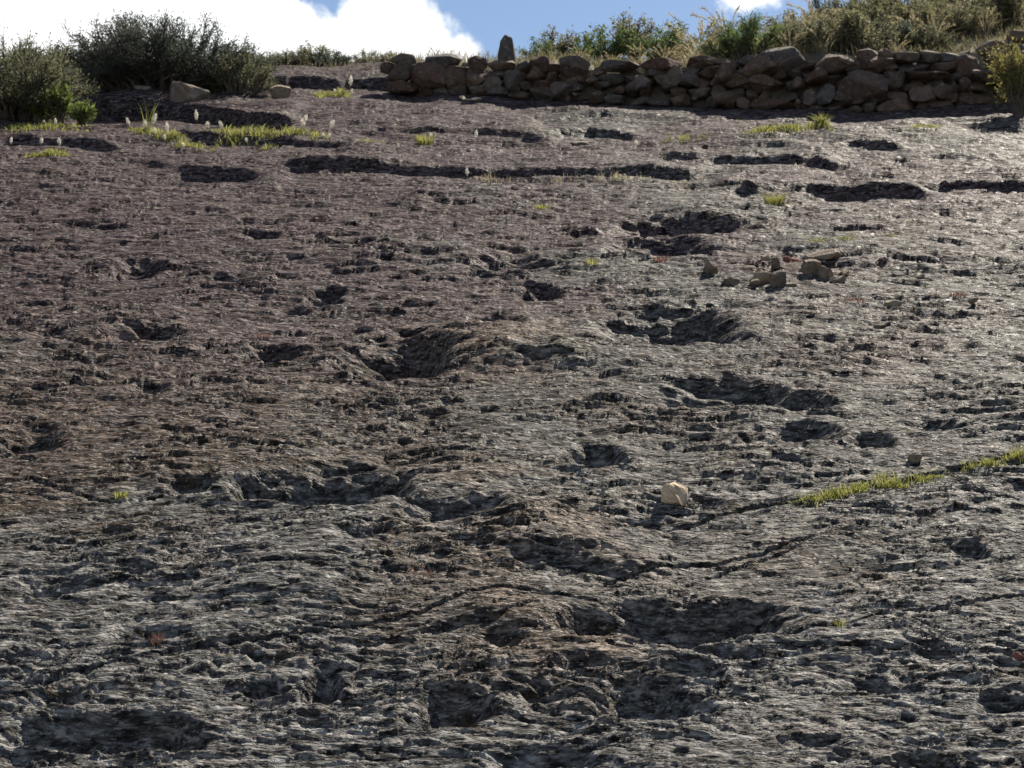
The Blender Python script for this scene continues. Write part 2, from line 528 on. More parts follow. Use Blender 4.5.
def mat_rock():
    m, nt, b, out = new_mat('slab_rock')
    geo = N(nt, 'ShaderNodeNewGeometry')
    pos = geo.outputs['Position']
    mp = N(nt, 'ShaderNodeMapping'); mp.inputs['Scale'].default_value = (1.0, 2.8, 2.8)
    L(nt, pos, mp.inputs['Vector'])
    v = mp.outputs['Vector']
    grey = ramp(nt, noise(nt, v, 9, 4, .62, .3), [(.36, (.012, .011, .010)), (.46, (.048, .046, .041)), (.55, (.100, .096, .087)), (.66, (.23, .22, .20))])
    brown = ramp(nt, noise(nt, v, 9, 4, .62, .3), [(.36, (.010, .008, .006)), (.46, (.040, .031, .024)), (.55, (.080, .062, .049)), (.66, (.17, .138, .112))])
    brown2 = ramp(nt, noise(nt, v, 9, 4, .62, .3), [(.40, (.014, .009, .006)), (.47, (.060, .043, .030)), (.53, (.120, .088, .062)), (.61, (.24, .185, .14))])
    glint_grey = ramp(nt, noise(nt, v, 9, 4, .62, .3), [(.36, (.012, .012, .011)), (.46, (.052, .051, .049)), (.55, (.125, .122, .117)), (.66, (.31, .302, .287))])
    # iron stained zone of the bed: left and upper part of the slab, and blotches elsewhere
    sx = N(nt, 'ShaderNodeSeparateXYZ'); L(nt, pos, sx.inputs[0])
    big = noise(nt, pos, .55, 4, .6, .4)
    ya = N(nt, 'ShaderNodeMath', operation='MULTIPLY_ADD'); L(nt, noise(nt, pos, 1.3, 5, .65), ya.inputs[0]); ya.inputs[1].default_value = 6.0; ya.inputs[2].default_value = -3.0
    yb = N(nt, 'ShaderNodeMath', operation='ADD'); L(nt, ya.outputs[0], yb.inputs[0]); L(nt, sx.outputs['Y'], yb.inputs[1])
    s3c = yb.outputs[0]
    zx = maprange(nt, sx.outputs['X'], -3.0, 3.0, .13, -.10)
    zy = maprange(nt, sx.outputs['Y'], 9, 16, -.07, .13)
    s1 = N(nt, 'ShaderNodeMath', operation='ADD'); L(nt, big, s1.inputs[0]); L(nt, zx, s1.inputs[1])
    s2 = N(nt, 'ShaderNodeMath', operation='ADD'); L(nt, s1.outputs[0], s2.inputs[0]); L(nt, zy, s2.inputs[1])
    grey = mixc(nt, maprange(nt, s3c, 8.2, 11.5, .9, 0), grey, glint_grey)  # near rock goes to a paler grey: its glints and sheen painted into the colour
    mauve = ramp(nt, noise(nt, v, 9, 4, .62, .3), [(.36, (.010, .007, .007)), (.46, (.038, .026, .027)), (.55, (.076, .054, .055)), (.66, (.155, .122, .122))])
    brown = mixc(nt, maprange(nt, s3c, 10.5, 14.5), brown, mauve)
    stain = maprange(nt, s2.outputs[0], .45, .60)
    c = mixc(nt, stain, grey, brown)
    # squeezed-up mounds beside the tracks are fresher, browner rock
    for mp_ in ((545, 535, .55), (500, 345, .7), (575, 640, .45), (480, 470, .4)):
        mxy = pt(mp_[0], mp_[1])
        dn = N(nt, 'ShaderNodeVectorMath', operation='DISTANCE'); L(nt, pos, dn.inputs[0]); dn.inputs[1].default_value = (mxy[0], mxy[1], float(basez(mxy[1])))
        wob = N(nt, 'ShaderNodeMath', operation='MULTIPLY_ADD'); L(nt, noise(nt, pos, 3.5, 6, .7), wob.inputs[0]); wob.inputs[1].default_value = 1.6; L(nt, dn.outputs['Value'], wob.inputs[2])
        c = mixc(nt, maprange(nt, wob.outputs[0], .75, .8 + mp_[2] * 1.2, .75, 0), c, brown2)
    # ochre and bluish lichen films
    c = mixc(nt, maprange(nt, noise(nt, pos, 3.1, 6, .7), .56, .70, 0, .55), c, (.095, .070, .045))
    c = mixc(nt, maprange(nt, noise(nt, pos, 4.3, 6, .7, .5), .58, .72, 0, .5), c, (.070, .078, .088))
    # pale lichen crusts and dark specks
    c = mixc(nt, maprange(nt, noise(nt, v, 22, 3, .65), .56, .64, 0, .75), c, (.26, .255, .24))
    c = mixc(nt, maprange(nt, noise(nt, v, 13, 4, .68), .55, .62, 0, .8), c, (.022, .021, .022))
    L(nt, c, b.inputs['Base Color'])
    L(nt, maprange(nt, noise(nt, pos, 14, 5, .7), .40, .60, .46, .70), b.inputs['Roughness'])
    b.inputs['Specular IOR Level'].default_value = .02
    bp = N(nt, 'ShaderNodeBump'); bp.inputs['Strength'].default_value = .9; bp.inputs['Distance'].default_value = .016
    L(nt, noise(nt, v, 19, 2.5, .6, .3), bp.inputs['Height'])
    bp2 = N(nt, 'ShaderNodeBump'); bp2.inputs['Strength'].default_value = .25; bp2.inputs['Distance'].default_value = .003
    L(nt, noise(nt, pos, 130, 4, .7), bp2.inputs['Height'])
    bp3 = N(nt, 'ShaderNodeBump'); bp3.inputs['Strength'].default_value = .85; bp3.inputs['Distance'].default_value = .055
    L(nt, noise(nt, v, 7.5, 3, .62, .5), bp3.inputs['Height'])
    L(nt, bp3.outputs[0], bp.inputs['Normal'])
    L(nt, bp.outputs[0], bp2.inputs['Normal'])
    L(nt, bp2.outputs[0], b.inputs['Normal'])
    return m


def mat_stone(name, cols, spread=.3, lichen=True):
    m, nt, b, out = new_mat(name)
    tcx = N(nt, 'ShaderNodeTexCoord')
    oi = N(nt, 'ShaderNodeObjectInfo')
    vo = N(nt, 'ShaderNodeVectorMath', operation='ADD')
    geo = N(nt, 'ShaderNodeNewGeometry')
    L(nt, geo.outputs['Position'], vo.inputs[0]); L(nt, oi.outputs['Location'], vo.inputs[1])
    v = vo.outputs[0]
    base = ramp(nt, oi.outputs['Random'], [(i / max(1, len(cols) - 1), c) for i, c in enumerate(cols)])
    var = noise(nt, v, 11, 7, .7, .3)
    c = mixc(nt, 1.0, base, ramp(nt, var, [(.3, (.5, .5, .5)), (.5, (.95, .95, .95)), (.7, (1.45, 1.42, 1.36))]), 'MULTIPLY')
    if lichen:
        c = mixc(nt, maprange(nt, noise(nt, v, 17, 5, .7), .58, .68, 0, .55), c, (.33, .33, .27))
        c = mixc(nt, maprange(nt, noise(nt, v, 9, 5, .7), .60, .70, 0, .5), c, (.05, .046, .042))
    L(nt, c, b.inputs['Base Color'])
    b.inputs['Roughness'].default_value = .85
    b.inputs['Specular IOR Level'].default_value = .15
    bp = N(nt, 'ShaderNodeBump'); bp.inputs['Strength'].default_value = .85; bp.inputs['Distance'].default_value = .03
    L(nt, noise(nt, v, 20, 5, .68), bp.inputs['Height'])
    L(nt, bp.outputs[0], b.inputs['Normal'])
    return m


def mat_leaf(name, a, b_, trans=.45, scale=6.0):
    m, nt, b, out = new_mat(name)
    geo = N(nt, 'ShaderNodeNewGeometry')
    oi = N(nt, 'ShaderNodeObjectInfo')
    c = mixc(nt, maprange(nt, noise(nt, geo.outputs['Position'], scale, 4, .7), .36, .64), a, b_)
    isl = maprange(nt, geo.outputs['Random Per Island'], 0, 1, .6, 1.4)
    hs = N(nt, 'ShaderNodeHueSaturation')
    L(nt, isl, hs.inputs['Value']); L(nt, c, hs.inputs['Color'])
    L(nt, hs.outputs[0], b.inputs['Base Color'])
    b.inputs['Roughness'].default_value = .6
    b.inputs['Specular IOR Level'].default_value = .25
    tr = N(nt, 'ShaderNodeBsdfTranslucent')
    L(nt, hs.outputs[0], tr.inputs['Color'])
    ms = N(nt, 'ShaderNodeMixShader'); ms.inputs[0].default_value = trans
    L(nt, b.outputs[0], ms.inputs[1]); L(nt, tr.outputs[0], ms.inputs[2])
    L(nt, ms.outputs[0], out.inputs['Surface'])
    return m


def mat_soil():
    m, nt, b, out = new_mat('hillside_soil')
    geo = N(nt, 'ShaderNodeNewGeometry')
    p = geo.outputs['Position']
    c = ramp(nt, noise(nt, p, 1.4, 8, .65), [(.3, (.07, .055, .042)), (.5, (.15, .125, .09)), (.7, (.23, .195, .14))])
    c = mixc(nt, maprange(nt, noise(nt, p, 6, 5, .7), .5, .62, 0, .6), c, (.11, .115, .055))
    L(nt, c, b.inputs['Base Color'])
    b.inputs['Roughness'].default_value = .95
    bp = N(nt, 'ShaderNodeBump'); bp.inputs['Strength'].default_value = .8; bp.inputs['Distance'].default_value = .05
    L(nt, noise(nt, p, 9, 8, .7), bp.inputs['Height'])
    L(nt, bp.outputs[0], b.inputs['Normal'])
    return m


M_ROCK = mat_rock()
M_SOIL = mat_soil()
M_WALL = mat_stone('wall_stone', [(.085, .058, .045), (.125, .086, .064), (.090, .082, .075), (.15, .105, .08), (.10, .095, .09), (.115, .072, .055)])
M_LOOSE = mat_stone('loose_stone', [(.19, .150, .112), (.26, .205, .15), (.16, .13, .105)], lichen=True)
M_PALE = mat_stone('pale_limestone', [(.60, .47, .33), (.62, .49, .35)], lichen=False)
M_REDST = mat_stone('red_stone', [(.20, .085, .065), (.17, .07, .06)], lichen=False)
M_BARK = mat_stone('bark', [(.10, .085, .07), (.13, .11, .09)], lichen=False)
M_DARKLEAF = mat_leaf('dark_shrub_leaf', (.042, .058, .046), (.085, .105, .075), .38)
M_GREYLEAF = mat_leaf('grey_shrub_leaf', (.10, .11, .062), (.17, .17, .10), .5)
M_GREENLEAF = mat_leaf('green_shrub_leaf', (.065, .115, .035), (.13, .165, .06), .5)
M_OLIVELEAF = mat_leaf('olive_shrub_leaf', (.12, .125, .065), (.20, .185, .105), .5)
M_YELLOWLEAF = mat_leaf('yellow_shrub_leaf', (.18, .175, .050), (.28, .25, .09), .50)
M_BRIGHTLEAF = mat_leaf('bright_leaf', (.085, .12, .030), (.15, .18, .05), .42)
M_GRASS = mat_leaf('green_grass', (.17, .19, .045), (.30, .29, .10), .55, 9)
M_BANK = mat_leaf('bank_grass', (.13, .125, .06), (.24, .21, .125), .45, 2.5)
M_DRY = mat_leaf('dry_grass', (.30, .255, .15), (.42, .37, .24), .5, 9)
M_FLUFF = mat_leaf('white_fluff', (.60, .58, .52), (.72, .70, .64), .6)
M_REDPL = mat_leaf('red_plant', (.17, .075, .055), (.20, .11, .08), .4)

# ------------------------------------------------------------------ rock slab
SMAX = 3.0
rows_y = np.concatenate([np.linspace(5.5, 7.1, 50, endpoint=False),
                         [pt(512, p)[1] for p in np.concatenate([np.linspace(789, 300, 530, endpoint=False), np.linspace(300, 44, 320)])],
                         np.linspace(pt(512, 43)[1], 34, 14)])
s_out = 1 + (SMAX - 1) * np.linspace(0, 1, 61)[1:] ** 1.7
s_ = np.concatenate([-s_out[::-1], np.linspace(-1, 1, 1030), s_out])      # fine where it is looked at, coarser to the sides
NC = len(s_)
YY = np.repeat(rows_y[:, None], NC, 1)
XX = s_[None, :] * (.65 + .31 * np.minimum(YY, 28))
H = slab_h(XX, YY)
edge = np.minimum(sstep(0, .06, 1 - np.abs(s_) / SMAX)[None, :], 1.0)
H = H * edge - .5 * (1 - edge)
P = np.stack([XX, YY + NRM[1] * H, basez(YY) + NRM[2] * H], -1).reshape(-1, 3)
ii = np.arange(len(rows_y) - 1)[:, None] * NC + np.arange(NC - 1)[None, :]
F = np.stack([ii, ii + 1, ii + NC + 1, ii + NC], -1).reshape(-1, 4)
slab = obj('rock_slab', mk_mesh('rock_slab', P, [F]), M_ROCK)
tag(slab, 'broad tilted slab of grey brown bedrock pitted with rows of hollow tracks', 'bedrock', kind='structure')
del P, F, ii, XX, YY, H

# ------------------------------------------------------------------ hillside sheet (bank behind the wall, flat foot, beyond the crest)
gx = np.sinh(np.linspace(-4.6, 4.6, 281)) / np.sinh(4.6) * 300
gy = np.concatenate([-np.geomspace(300, 2, 40), np.linspace(-1.5, 19.8, 60), np.linspace(20, 36, 110), np.geomspace(36.5, 700, 60)])
GX, GY = np.meshgrid(gx, gy)
bz = basez(GY)
halfw = SMAX * (.65 + .31 * np.clip(GY, 0, 28))
inside = (1 - sstep(.9, 1.06, np.abs(GX) / np.maximum(halfw, .1))) * sstep(5.2, 6.2, GY)
zz = bz - .04 - .45 * inside + .10 * fbm(GX * .5, GY * .5, 4, 110) * (1 - inside)
flat = .02 * fbm(GX * .4, GY * .4, 3, 120) - .0 
zz = np.where(GY < 6.2, np.maximum(zz, flat), zz)
zz = np.maximum(zz, -12 + 0 * zz) if False else zz
mask = sstep(-1.75, -.9, GX) * sstep(wall_y(GX) + .12, wall_y(GX) + .30, GY)
bk = bank_z(GX, GY)
zz = np.where(mask > 0, np.maximum(zz, zz * (1 - mask) + bk * mask), zz)
# far beyond the crest the land levels out
zz = np.maximum(zz, -8 + .5 * fbm(GX * .02, GY * .02, 3, 130))
ny, nx = GX.shape
ii = np.arange(ny - 1)[:, None] * nx + np.arange(nx - 1)[None, :]
F = np.stack([ii, ii + 1, ii + nx + 1, ii + nx], -1).reshape(-1, 4)
hill = obj('hillside_ground', mk_mesh('hillside_ground', np.stack([GX, GY, zz], -1).reshape(-1, 3), [F]), M_SOIL)
tag(hill, 'brown soil hillside rising behind the stone wall and round the slab', 'ground', kind='structure')


# ------------------------------------------------------------------ stones
_ico = {}


def icosphere(sub):
    if sub in _ico:
        return _ico[sub]
    import bmesh
    bm = bmesh.new()
    bmesh.ops.create_icosphere(bm, subdivisions=sub, radius=1.0)
    V = np.array([v.co[:] for v in bm.verts]); Fc = np.array([[v.index for v in f.verts] for f in bm.faces])
    bm.free()
    _ico[sub] = (V, Fc)
    return _ico[sub]


def boulder_mesh(name, seed, sub=2, cuts=9, round_=.72, rough=.05, mat=None):
    """an angular broken stone, 1 x 1 x 1 (half sizes 0.5): hull of scattered points with worn edges"""
    import bmesh
    r = np.random.default_rng(seed)
    q = r.normal(size=(9 + cuts, 3)); q /= np.linalg.norm(q, axis=1, keepdims=True)
    q = np.sign(q) * np.abs(q) ** round_ * r.uniform(.8, 1.0, (len(q), 1))
    bm = bmesh.new()
    for p in q: bm.verts.new(p)
    ret = bmesh.ops.convex_hull(bm, input=bm.verts)
    bmesh.ops.delete(bm, geom=[v for v in bm.verts if not v.link_faces], context='VERTS')
    bmesh.ops.dissolve_limit(bm, angle_limit=.16, verts=bm.verts, edges=bm.edges)
    bmesh.ops.bevel(bm, geom=list(bm.edges), offset=.09 if sub < 3 else .055, segments=2 if sub < 3 else 3, profile=.6, affect='EDGES')
    bmesh.ops.triangulate(bm, faces=bm.faces)
    if sub >= 3:
        bmesh.ops.subdivide_edges(bm, edges=bm.edges, cuts=1 if sub == 3 else 2, use_grid_fill=True)
    bm.verts.ensure_lookup_table(); bm.verts.index_update()
    V = np.array([v.co[:] for v in bm.verts]); Fc = [[v.index for v in f.verts] for f in bm.faces]
    bm.free()
    V = V + rough * np.stack([perlin(V[:, 0] * 2.2 + V[:, 2] * 1.7, V[:, 1] * 2.2, seed % 60 + k) for k in range(3)], 1)
    if sub >= 3:
        V = V + .4 * rough * np.stack([perlin(V[:, 0] * 6 + V[:, 2] * 5, V[:, 1] * 6 - V[:, 2] * 3, seed % 50 + k) for k in range(3)], 1)
    lo, hi = V.min(0), V.max(0)
    V = (V - (lo + hi) / 2) / (hi - lo)
    tri = np.array([f for f in Fc if len(f) == 3]); qd = np.array([f for f in Fc if len(f) == 4])
    me = mk_mesh(name, V, [f for f in (tri, qd) if len(f)], smooth=False)
    if mat: me.materials.append(mat)
    return me


WSTONES = [boulder_mesh('stone', 300 + k, 2, 8 + k % 4, .74, .05, M_WALL) for k in range(18)]
FSTONES = [boulder_mesh('stone', 400 + k, 2, 7, .80, .04, M_WALL) for k in range(8)]

r_ = random.Random(11)
wall = empty('dry_stone_wall', (1.8, float(wall_y(1.8)), float(basez(wall_y(1.8)))))
tag(wall, 'low dry stone wall of brown field stones along the top of the slab', 'wall')
wall_inv = Matrix.Translation(-wall.location)


def wall_stone(x, off, z, w, d, h, mesh, tilt=.1):
    y = float(wall_y(x)) + off
    dydx = float(wall_y(x + .3) - wall_y(x - .3)) / .6
    o = bpy.data.objects.new('stone', mesh)
    COL.objects.link(o)
    o.parent = wall
    o.location = Vector((x, y, z)) - wall.location
    o.rotation_euler = (r_.uniform(-tilt, tilt), r_.uniform(-tilt, tilt), math.atan(dydx) + r_.uniform(-.25, .25))
    o.scale = (w, d, h)
    return o


x = -1.66
x_end = 7.6
# each course is laid left to right with stones of uneven size; the joints stay open
for course in range(7):
    x = -1.62 + r_.uniform(0, .15)
    while x < x_end:
        big = r_.random()
        w = r_.uniform(.12, .24) if big < .55 else (r_.uniform(.24, .36) if big < .88 else r_.uniform(.36, .56))
        hh = r_.uniform(.105, .155)
        if x < -.5: w *= 1.15; hh *= 1.1
        xc = x + w / 2
        zb = course * .122 + r_.uniform(-.012, .012)
        top = float(wall_h(xc)) + .05 * math.sin(xc * 3.1) + .04 * math.sin(xc * 7.7 + 1)
        if zb + .05 < top:
            z = float(basez(wall_y(xc))) - .02 + zb + hh / 2
            me = r_.choice(WSTONES) if w < .38 else r_.choice(FSTONES)
            wall_stone(xc, .16 + r_.uniform(-.035, .035) + course * .012, z, w * 1.10, r_.uniform(.26, .36), hh * 1.16, me, .12)
        x += w * r_.uniform(.97, 1.04)
# larger stones worked into the face and coping slabs: picture position, width, height (px)
for px, py, wp, hp, off in [(402, 70, 30, 28, .10), (432, 75, 36, 26, .08), (455, 78, 24, 24, .12), (516, 78, 25, 26, .03), (490, 85, 26, 18, .06), (478, 66, 20, 18, .14),
                            (539, 66, 22, 18, .12), (565, 89, 30, 20, .05), (575, 68, 30, 20, .12), (640, 82, 22, 18, .04), (672, 76, 20, 24, .06),
                            (688, 80, 24, 11, .03), (715, 74, 44, 22, .05), (735, 80, 34, 16, .04), (726, 97, 30, 15, .02), (760, 65, 44, 26, .10),
                            (783, 62, 46, 28, .13), (762, 84, 26, 16, .03), (790, 84, 26, 12, .05), (805, 78, 44, 14, .05), (825, 94, 22, 22, .02),
                            (808, 95, 17, 20, .03), (860, 88, 54, 28, .04), (893, 80, 22, 20, .05), (918, 92, 34, 22, .04), (880, 62, 40, 18, .12), (838, 63, 40, 20, .14),
                            (930, 75, 44, 9, .04), (968, 92, 28, 26, .02), (966, 66, 24, 20, .12), (990, 48, 26, 16, .30), (1012, 52, 24, 20, .30), (1000, 64, 30, 14, .24),
                            (985, 76, 40, 14, .08), (940, 92, 22, 16, .04), (1016, 76, 30, 18, .10), (1018, 38, 24, 14, .40), (700, 62, 30, 12, .16), (660, 66, 40, 12, .16), (620, 66, 40, 12, .16)]:
    d = pixdir(px, py)
    yy = 23.0
    for _ in range(6):
        xx = d.x / d.y * yy
        yy = float(wall_y(xx)) + off
    z = CAMZ + d.z / d.y * yy
    k = yy / FPX
    wall_stone(xx, off, z, wp * k * 1.08, max(.22, wp * k * .8), hp * k * 1.1, r_.choice(FSTONES if wp > 1.7 * hp else WSTONES), .12)

# upright stone on the wall
d = pixdir(508, 52); yy = 23.85
ss = obj('standing_stone', boulder_mesh('standing_stone', 77, 3, 7, .74, .05, M_WALL))
ss.location = (d.x / d.y * yy, yy, CAMZ + d.z / d.y * yy); ss.scale = (.21, .20, .42); ss.rotation_euler = (.03, .08, .3)
tag(ss, 'tall narrow upright stone standing on top of the stone wall', 'stone')


def loose(px, py, wp, hp, label, seed, mat=M_LOOSE, depth=.8, sub=2, lift=0.0, rz=0.0, tilt=(0, 0), name='loose_stone', group=None, sink=.20, cuts=8, rnd=.74, rgh=.09):
    """a stone lying on the slab; (px, py) is the middle of its foot in the picture"""
    x, y = pt(px, py)
    p = slab_pt([x, x - .04, x + .04, x], [y, y, y, y + .06])
    k = y / FPX
    big = 1.08 if 690 < px < 860 and py < 300 else 1.0
    w, h = wp * k * big, hp * k * (1.08 if big > 1 else 1.0)
    o = obj(name, boulder_mesh(name, seed, max(sub, 3), cuts, rnd, rgh, mat))
    if hp < 9: sink = .06
    o.location = (x, p[0][1] + .3 * w * depth * .5, p[0][2] + h * (.5 - sink) + lift)
    o.scale = (w, w * depth, h)
    o.rotation_euler = (tilt[0] + .30, tilt[1] + .12 * math.sin(seed * 1.7), rz + .5 * math.sin(seed * 2.3))
    tag(o, label, 'stone', group)
    return o


G1 = 'loose stones scattered on the slab'
loose(711, 274, 14, 16, 'rounded brown stone at the left end of the loose stone cluster', 501, group=G1)
loose(751, 271, 12, 7, 'small dark stone ending the thin crack left of the stone cluster', 502, group=G1)
loose(733, 283, 20, 9, 'flat oval stone lying in front between the leftmost stone and the pair of blocks', 503, group=G1, depth=.7)
loose(763, 284, 17, 16, 'blocky tan stone in the middle of the loose stone cluster', 504, group=G1)
loose(755, 287, 11, 6, 'small low stone tucked against the left foot of the tan block', 505, group=G1)
loose(778, 288, 15, 19, 'pointed dark stone standing nearest the front of the cluster', 506, group=G1, cuts=10, rnd=.66)
loose(791, 287, 11, 6, 'small dark stone right beside the pointed front stone', 507, group=G1)
loose(776, 272, 9, 14, 'thin pointed stone standing behind the pointed front stone', 508, group=G1, cuts=10, rnd=.66)
loose(765, 263, 11, 7, 'small dark stone alone behind the middle of the cluster', 509, group=G1)
pale = loose(794, 273, 24, 8, 'pale flat slab carrying two small red stones', 510, group=G1, depth=.8)
loose(787, 268, 9, 6, 'small dark red stone on the left of the pale flat slab', 511, M_REDST, group=G1, lift=.03)
loose(796, 268, 9, 6, 'small dark red stone on the right of the pale flat slab', 512, M_REDST, group=G1, lift=.03)
loose(822, 263, 38, 11, 'widest stone, a flat dark slab at the back of the cluster', 513, group=G1, depth=.6)
loose(811, 278, 17, 19, 'upright grey block left of the sunlit block in the cluster', 514, group=G1)
loose(826, 280, 15, 16, 'sunlit tan block beside the upright grey block', 515, group=G1)
loose(838, 283, 16, 7, 'flat dark stone at the right front of the cluster', 516, group=G1)
loose(845, 277, 11, 6, 'small flat pale stone at the right end of the cluster', 517, group=G1)
loose(803, 275, 8, 4, 'tiny pale chip below the pale flat slab', 518, group=G1)
loose(893, 303, 21, 12, 'dark wedge of stone alone right of the cluster', 519, group=G1)
loose(974, 301, 9, 8, 'little dark stone near the right edge level with the wedge', 520, group=G1)
loose(880, 333, 13, 5, 'thin flat dark stone below the lone wedge', 521, group=G1)
loose(812, 321, 12, 5, 'thin flat dark stone below the loose stone cluster', 522, group=G1)
loose(915, 464, 14, 11, 'dark brown stone just above the strip of green grass', 523, group=G1)
loose(675, 502, 38, 25, 'pale cream limestone lump alone on the dark rock', 563, M_PALE, group=G1, sub=4, rz=.7, cuts=8, rnd=.9, sink=.06, rgh=.13)
loose(1019, 656, 14, 10, 'small reddish brown stone at the lower right edge', 525, M_REDST, group=G1)
loose(190, 102, 42, 26, 'big rounded boulder at the foot of the large dark shrub', 526, sub=3, group=G1, rz=.3)
loose(279, 97, 22, 18, 'dark wedge shaped boulder right of the large dark shrub', 527, sub=3, group=G1, rz=.7)
loose(142, 95, 18, 5, 'flat stone between the two left shrubs', 528, group=G1)
loose(475, 99, 12, 4, 'small pale stone at the foot of the wall left of the standing stone', 529, M_PALE, group=G1)
loose(463, 98, 8, 5, 'smaller pale stone at the foot of the wall left of the standing stone', 530, M_PALE, group=G1)
loose(582, 143, 22, 5, 'flat pale slab by the short ledge below the standing stone', 531, group=G1)


# ------------------------------------------------------------------ vegetation helpers
class Geo:
    def __init__(self):
        self.V, self.F, self.n = [], {}, 0

    def add(self, V, Fc):
        V = np.asarray(V, float).reshape(-1, 3)
        Fc = np.asarray(Fc, int)
        self.V.append(V)
        self.F.setdefault(Fc.shape[1], []).append(Fc + self.n)
        self.n += len(V)

    def mesh(self, name, mat, smooth=False):
        me = mk_mesh(name, np.concatenate(self.V), [np.concatenate(f) for f in self.F.values()], smooth)
        me.materials.append(mat)
        return me


def unit(v):
    return v / np.maximum(np.linalg.norm(v, axis=-1, keepdims=True), 1e-9)


def tube(g, pts, r0, r1, k=4):
    pts = np.asarray(pts, float)
    n = len(pts)
    t = unit(np.gradient(pts, axis=0))
    a = unit(np.cross(t, np.array([.31, .77, .55])))
    b = np.cross(t, a)
    rad = np.linspace(r0, r1, n)[:, None]
    ring = [pts + rad * (a * math.cos(2 * math.pi * i / k) + b * math.sin(2 * math.pi * i / k)) for i in range(k)]
    V = np.stack(ring, 1).reshape(-1, 3)
    Fc = []
    for i in range(n - 1):
        for j in range(k):
            j2 = (j + 1) % k
            Fc.append((i * k + j, i * k + j2, (i + 1) * k + j2, (i + 1) * k + j))
    g.add(V, Fc)


def leaves(g, C, D, ln, wd, r):
    """rhombic leaves at C pointing along D"""
    n = len(C)
    D = unit(D)
    S = unit(np.cross(D, r.normal(size=(n, 3))))
    ln = ln * r.uniform(.6, 1.3, (n, 1)); wd = wd * r.uniform(.6, 1.3, (n, 1))
    up = np.cross(D, S)
    V = np.stack([C, C + D * ln * .45 + S * wd * .5, C + D * ln + up * ln * .12, C + D * ln * .5 - S * wd * .5], 1).reshape(-1, 3)
    g.add(V, np.arange(n)[:, None] * 4 + np.arange(4)[None, :])


def blades(g, base, dirs, ln, wd, bend, r):
    """grass blades: tapered strips bending over; base (n,3), dirs (n,3) horizontal lean"""
    n = len(base)
    ln = ln * r.uniform(.5, 1.2, (n, 1)); wd = wd * r.uniform(.6, 1.3, (n, 1))
    lean = unit(dirs) * r.uniform(.1, 1.0, (n, 1)) * bend
    S = unit(np.cross(np.array([[0, 0, 1.0]]) + lean * .2, r.normal(size=(n, 3))))
    rows = []
    for t, w in ((0, 1.0), (.38, .85), (.72, .55)):
        c = base + np.array([0, 0, 1.0]) * ln * (t - .35 * bend * t * t) + lean * ln * t * t
        rows += [c - S * wd * w * .5, c + S * wd * w * .5]
    tip = base + np.array([0, 0, 1.0]) * ln * (1 - .42 * bend) + lean * ln * 1.05
    V = np.stack(rows + [tip], 1).reshape(-1, 3)
    i = np.arange(n)[:, None] * 7
    g.add(V, np.concatenate([i + np.array([[0, 1, 3, 2]]), i + np.array([[2, 3, 5, 4]])]))
    # tips as triangles in the same vertex block
    g.F.setdefault(3, []).append((i + np.array([[4, 5, 6]])) + g.n - len(V))


def shrub_meshes(name, seed, rx, rz, stems, twigs, leaf_n, ln, wd, mat, style='round', trunk=0.0, flat=1.0):
    """branches + foliage meshes of a shrub about 2*rx wide and rz tall, foot at the origin"""
    r = np.random.default_rng(seed)
    gb, gl = Geo(), Geo()
    for s in range(stems):
        az = r.uniform(0, 2 * math.pi)
        if style == 'upright':
            out, el = r.uniform(.1, .8), r.uniform(.75, 1.05)
        elif style == 'broom':
            out = math.sqrt(r.uniform(.0, 1.0)); el = math.sqrt(max(0, 1 - .80 * out * out)) * (r.uniform(.62, 1.04) if s % 3 else r.uniform(.15, .6))
        else:
            out = math.sqrt(r.uniform(.02, 1)); el = math.sqrt(max(0, 1 - .8 * out * out)) * (r.uniform(.72, 1.03) if s % 3 else r.uniform(.2, .65))
        end = np.array([math.cos(az) * out * rx, math.sin(az) * out * rx * flat, trunk * rz + (1 - trunk) * el * rz])
        b0 = np.array([math.cos(az) * .08 * rx, math.sin(az) * .08 * rx, 0]) * (1 if trunk == 0 else .4)
        if trunk == 0 and style != 'upright':
            b0 = np.array([math.cos(az) * out * rx * .45, math.sin(az) * out * rx * .45 * flat, 0])
        t = np.linspace(0, 1, 6)[:, None]
        mid = np.array([0, 0, rz * .18 + trunk * rz * .5])
        line = b0 * (1 - t) ** 2 + 2 * t * (1 - t) * (b0 * .6 + end * .35 + mid) + end * t ** 2
        line[1:-1] += r.normal(size=(4, 3)) * .03 * rx
        tube(gb, line, .018 * rz + .004, .003, 4)
        for k in range(twigs):
            tt = r.uniform(.35, 1.0)
            i = min(int(tt * 5), 4); f = tt * 5 - i
            q = line[i] * (1 - f) + line[i + 1] * f
            dr = unit((line[i + 1] - line[i])[None])[0] * .8 + r.normal(size=3) * (.55 if style != 'broom' else .38) + np.array([0, 0, .35 if style == 'broom' else .1])
            dr = dr / np.linalg.norm(dr)
            l = rz * r.uniform(.10, .24)
            tw = np.stack([q, q + dr * l * .5 + r.normal(size=3) * .01, q + dr * l])
            tube(gb, tw, .0045, .0018, 3)
            n = leaf_n
            a = r.uniform(.1, 1.05, (n, 1))
            C = q + dr * l * a + r.normal(size=(n, 3)) * (.028 if style == 'broom' else .05) * max(.5, rz)
            D = dr[None] * (.9 if style != 'round' else .3) + r.normal(size=(n, 3)) * (.45 if style != 'round' else 1.0)
            leaves(gl, C, D, ln, wd, r)
    return gb.mesh('branches', M_BARK, True), gl.mesh('foliage', mat)


def plant(name, meshes, loc, label, cat='shrub', rz=0.0, sc=1.0, group=None, parts=('branches', 'foliage')):
    root = empty(name, loc, rz, sc)
    for pn, me in zip(parts, meshes):
        obj(pn, me, None, root)
    tag(root, label, cat, group)
    return root


